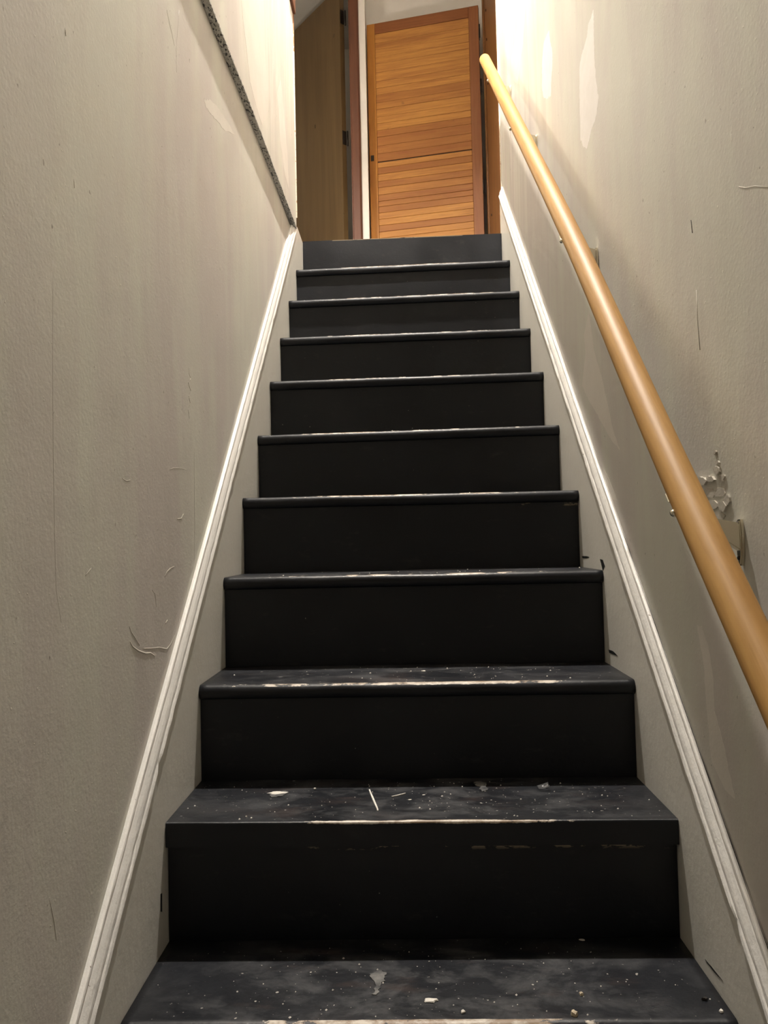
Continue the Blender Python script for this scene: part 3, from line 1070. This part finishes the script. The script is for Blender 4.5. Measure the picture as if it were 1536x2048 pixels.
def splinter(a, b, k, wdt, label):
    P, Q = onz(*a, zk(k, 0.45) + 0.001), onz(*b, zk(k, 0.45) + 0.001)
    c = (P + Q) / 2
    bm = bmesh.new()
    L = (Q - P).length
    n = 8
    rings = []
    for i in range(n + 1):
        s = i / n
        w = wdt * (0.45 + 0.55 * math.sin(math.pi * (0.15 + 0.75 * s)))
        off = noise.noise(Vector((s * 3, L * 50, 0))) * 0.0012
        rings.append([bm.verts.new(((s - 0.5) * L, off + y, z)) for y, z in ((-w, 0), (w, 0), (w * 0.8, 0.0016), (-w * 0.8, 0.0014))])
    for p, q in zip(rings, rings[1:]):
        for j in range(4):
            bm.faces.new((p[j], p[(j + 1) % 4], q[(j + 1) % 4], q[j]))
    bm.faces.new(rings[0]); bm.faces.new(rings[-1][::-1])
    o = link('splinter', bm, M['chip'])
    o.location = (c.x, c.y, zk(k, c.x) + 0.0006)
    o.rotation_euler = (0, 0, math.atan2(Q.y - P.y, Q.x - P.x))
    tag(o, label, 'splinter')
    return o


splinter((739, 1580), (756, 1622), 1, 0.0020, 'long white splinter lying across the square-edged tread')
splinter((784, 1594), (811, 1587), 1, 0.0013, 'short white splinter lying right of the longer one')


def chip(u, v, k, w, d, hgt_, mat, name, label, cat, group, seed, n=9):
    P = onz(u, v, zk(k, 0.45))
    bm = bmesh.new()
    rr = random.Random(seed)
    ang0 = rr.random() * 6
    A, B = [], []
    for i in range(n):
        a = 2 * math.pi * i / n
        f = rr.uniform(0.55, 1.1)
        x, y = w / 2 * math.cos(a) * f, d / 2 * math.sin(a) * f
        A.append(bm.verts.new((x, y, 0)))
        B.append(bm.verts.new((x * 0.85, y * 0.85, hgt_ * rr.uniform(0.5, 1.1))))
    bm.faces.new(A[::-1])
    c = bm.verts.new((0, 0, hgt_ * 1.1))
    for i in range(n):
        j = (i + 1) % n
        bm.faces.new((A[i], A[j], B[j], B[i]))
        bm.faces.new((B[i], B[j], c))
    o = link(name, bm, mat)
    o.location = (P.x, P.y, zk(k, P.x) + 0.0010)
    tag(o, label, cat, group)
    return o


chip(860, 2003, 0, 0.027, 0.012, 0.002, M['chip'], 'paint_chip', 'ragged white paint scrap near the front middle of the lowest tread', 'paint chip', None, 5, 11)
chip(1149, 2031, 0, 0.011, 0.014, 0.006, M['tan'], 'plaster_crumb', 'larger tan crumb near the front edge of the lowest tread', 'crumb', 'crumbs on the lowest tread', 6)
chip(1162, 1990, 0, 0.008, 0.010, 0.004, M['tan'], 'plaster_crumb', 'smaller tan crumb behind the larger one on the lowest tread', 'crumb', 'crumbs on the lowest tread', 7)
chip(926, 2026, 0, 0.008, 0.008, 0.003, M['chip'], 'plaster_crumb', 'pale crumb right of the ragged scrap on the lowest tread', 'crumb', 'crumbs on the lowest tread', 8)
chip(1443, 2025, 0, 0.008, 0.009, 0.003, M['chip'], 'plaster_crumb', 'pale crumb in the right front corner of the lowest tread', 'crumb', 'crumbs on the lowest tread', 9)
chip(1410, 2000, 0, 0.012, 0.008, 0.003, M['gap'], 'plaster_crumb', 'black crumb towards the right end of the lowest tread', 'crumb', 'crumbs on the lowest tread', 10)
chip(554, 1588, 1, 0.042, 0.020, 0.0010, M['chip'], 'paint_chip', 'smeared white paint scrap on the left of the square-edged tread', 'paint chip', None, 14, 15)
chip(630, 1580, 1, 0.007, 0.007, 0.002, M['chip'], 'paint_chip', 'small white paint chip between the smeared scrap and the long splinter', 'paint chip', None, 15)
chip(1163, 1881, 0, 0.014, 0.007, 0.0015, M['skim'], 'paint_chip', 'greyish paint chip in the shade at the back of the lowest tread', 'paint chip', None, 16)
chip(846, 1343, 2, 0.012, 0.010, 0.0015, M['chip'], 'paint_chip', 'white paint chip in the middle of the third tread from below', 'paint chip', None, 17)
# trodden-in smears of filler on the two lowest treads
M['smear'] = flat_paint('trodden filler smear', (0.20, 0.195, 0.185), (0.035, 0.036, 0.038), 45, 0.6, 0.2)
for k, px in ((0, [(738, 1952), (748, 1944), (764, 1942), (774, 1950), (766, 1962), (757, 1984), (748, 1990), (752, 1968)]),
              (1, [(948, 1566), (960, 1562), (972, 1566), (974, 1580), (964, 1584), (958, 1574)]),
              (1, [(536, 1592), (552, 1586), (572, 1583), (578, 1588), (560, 1594), (545, 1597)])):
    pts3 = []
    for u, v in px:
        P = onz(u, v, zk(k, 0.45))
        P.z = zk(k, P.x)
        pts3.append(P)
    plate(pts3, Vector((0, 0, 1)), 0.0011, 'filler_smear', M['smear'], stairs, 0.006, k * 3.0 + px[0][0], 6)
# curled scrap of clear plastic film
bm = bmesh.new()
P = onz(1087, 1578, zk(1, 0.6))
n = 7
grid = []
for i in range(n):
    row = []
    for j in range(n):
        s, t_ = i / (n - 1) - 0.5, j / (n - 1) - 0.5
        f = 1 - 0.5 * abs(s)
        row.append(bm.verts.new((s * 0.022, t_ * 0.026 * f, 0.0005 + 0.007 * (2 * t_) ** 2 * (0.5 + s) + 0.004 * abs(s))))
    grid.append(row)
for i in range(n - 1):
    for j in range(n - 1):
        bm.faces.new((grid[i][j], grid[i + 1][j], grid[i + 1][j + 1], grid[i][j + 1]))
o = link('film_scrap', bm, M['film'], None, True)
sm = o.modifiers.new('thickness', 'SOLIDIFY'); sm.thickness = 0.0006
o.location = (P.x, P.y, zk(1, P.x) + 0.0014)
tag(o, 'curled scrap of clear plastic film on the square-edged tread', 'plastic scrap')

# plaster crumbs too small to count
bm = bmesh.new()
rc = random.Random(33)
for k in range(0, 7):
    cnt = {0: 90, 1: 110, 2: 60}.get(k, 30)
    for _ in range(cnt):
        x = min(W - 0.02, max(0.02, rc.gauss(0.48, 0.22)))
        y = k * G + rc.uniform(0.015, 0.215)
        s = rc.choice((0.0007, 0.0009, 0.0009, 0.0012, 0.0016, 0.0023))
        z = zk(k, x) + 0.0004
        base = [bm.verts.new((x + s * math.cos(a) * rc.uniform(0.6, 1.2), y + s * math.sin(a) * rc.uniform(0.6, 1.3), z)) for a in (0.3, 1.7, 3.0, 4.6)]
        tip = bm.verts.new((x, y, z + s * 0.9))
        for i in range(4):
            bm.faces.new((base[i], base[(i + 1) % 4], tip))
        bm.faces.new(base[::-1])
o = link('plaster_dust', bm, M['chip'])
tag(o, 'scattered white plaster dust and crumbs over the lower treads', 'dust', kind='stuff')
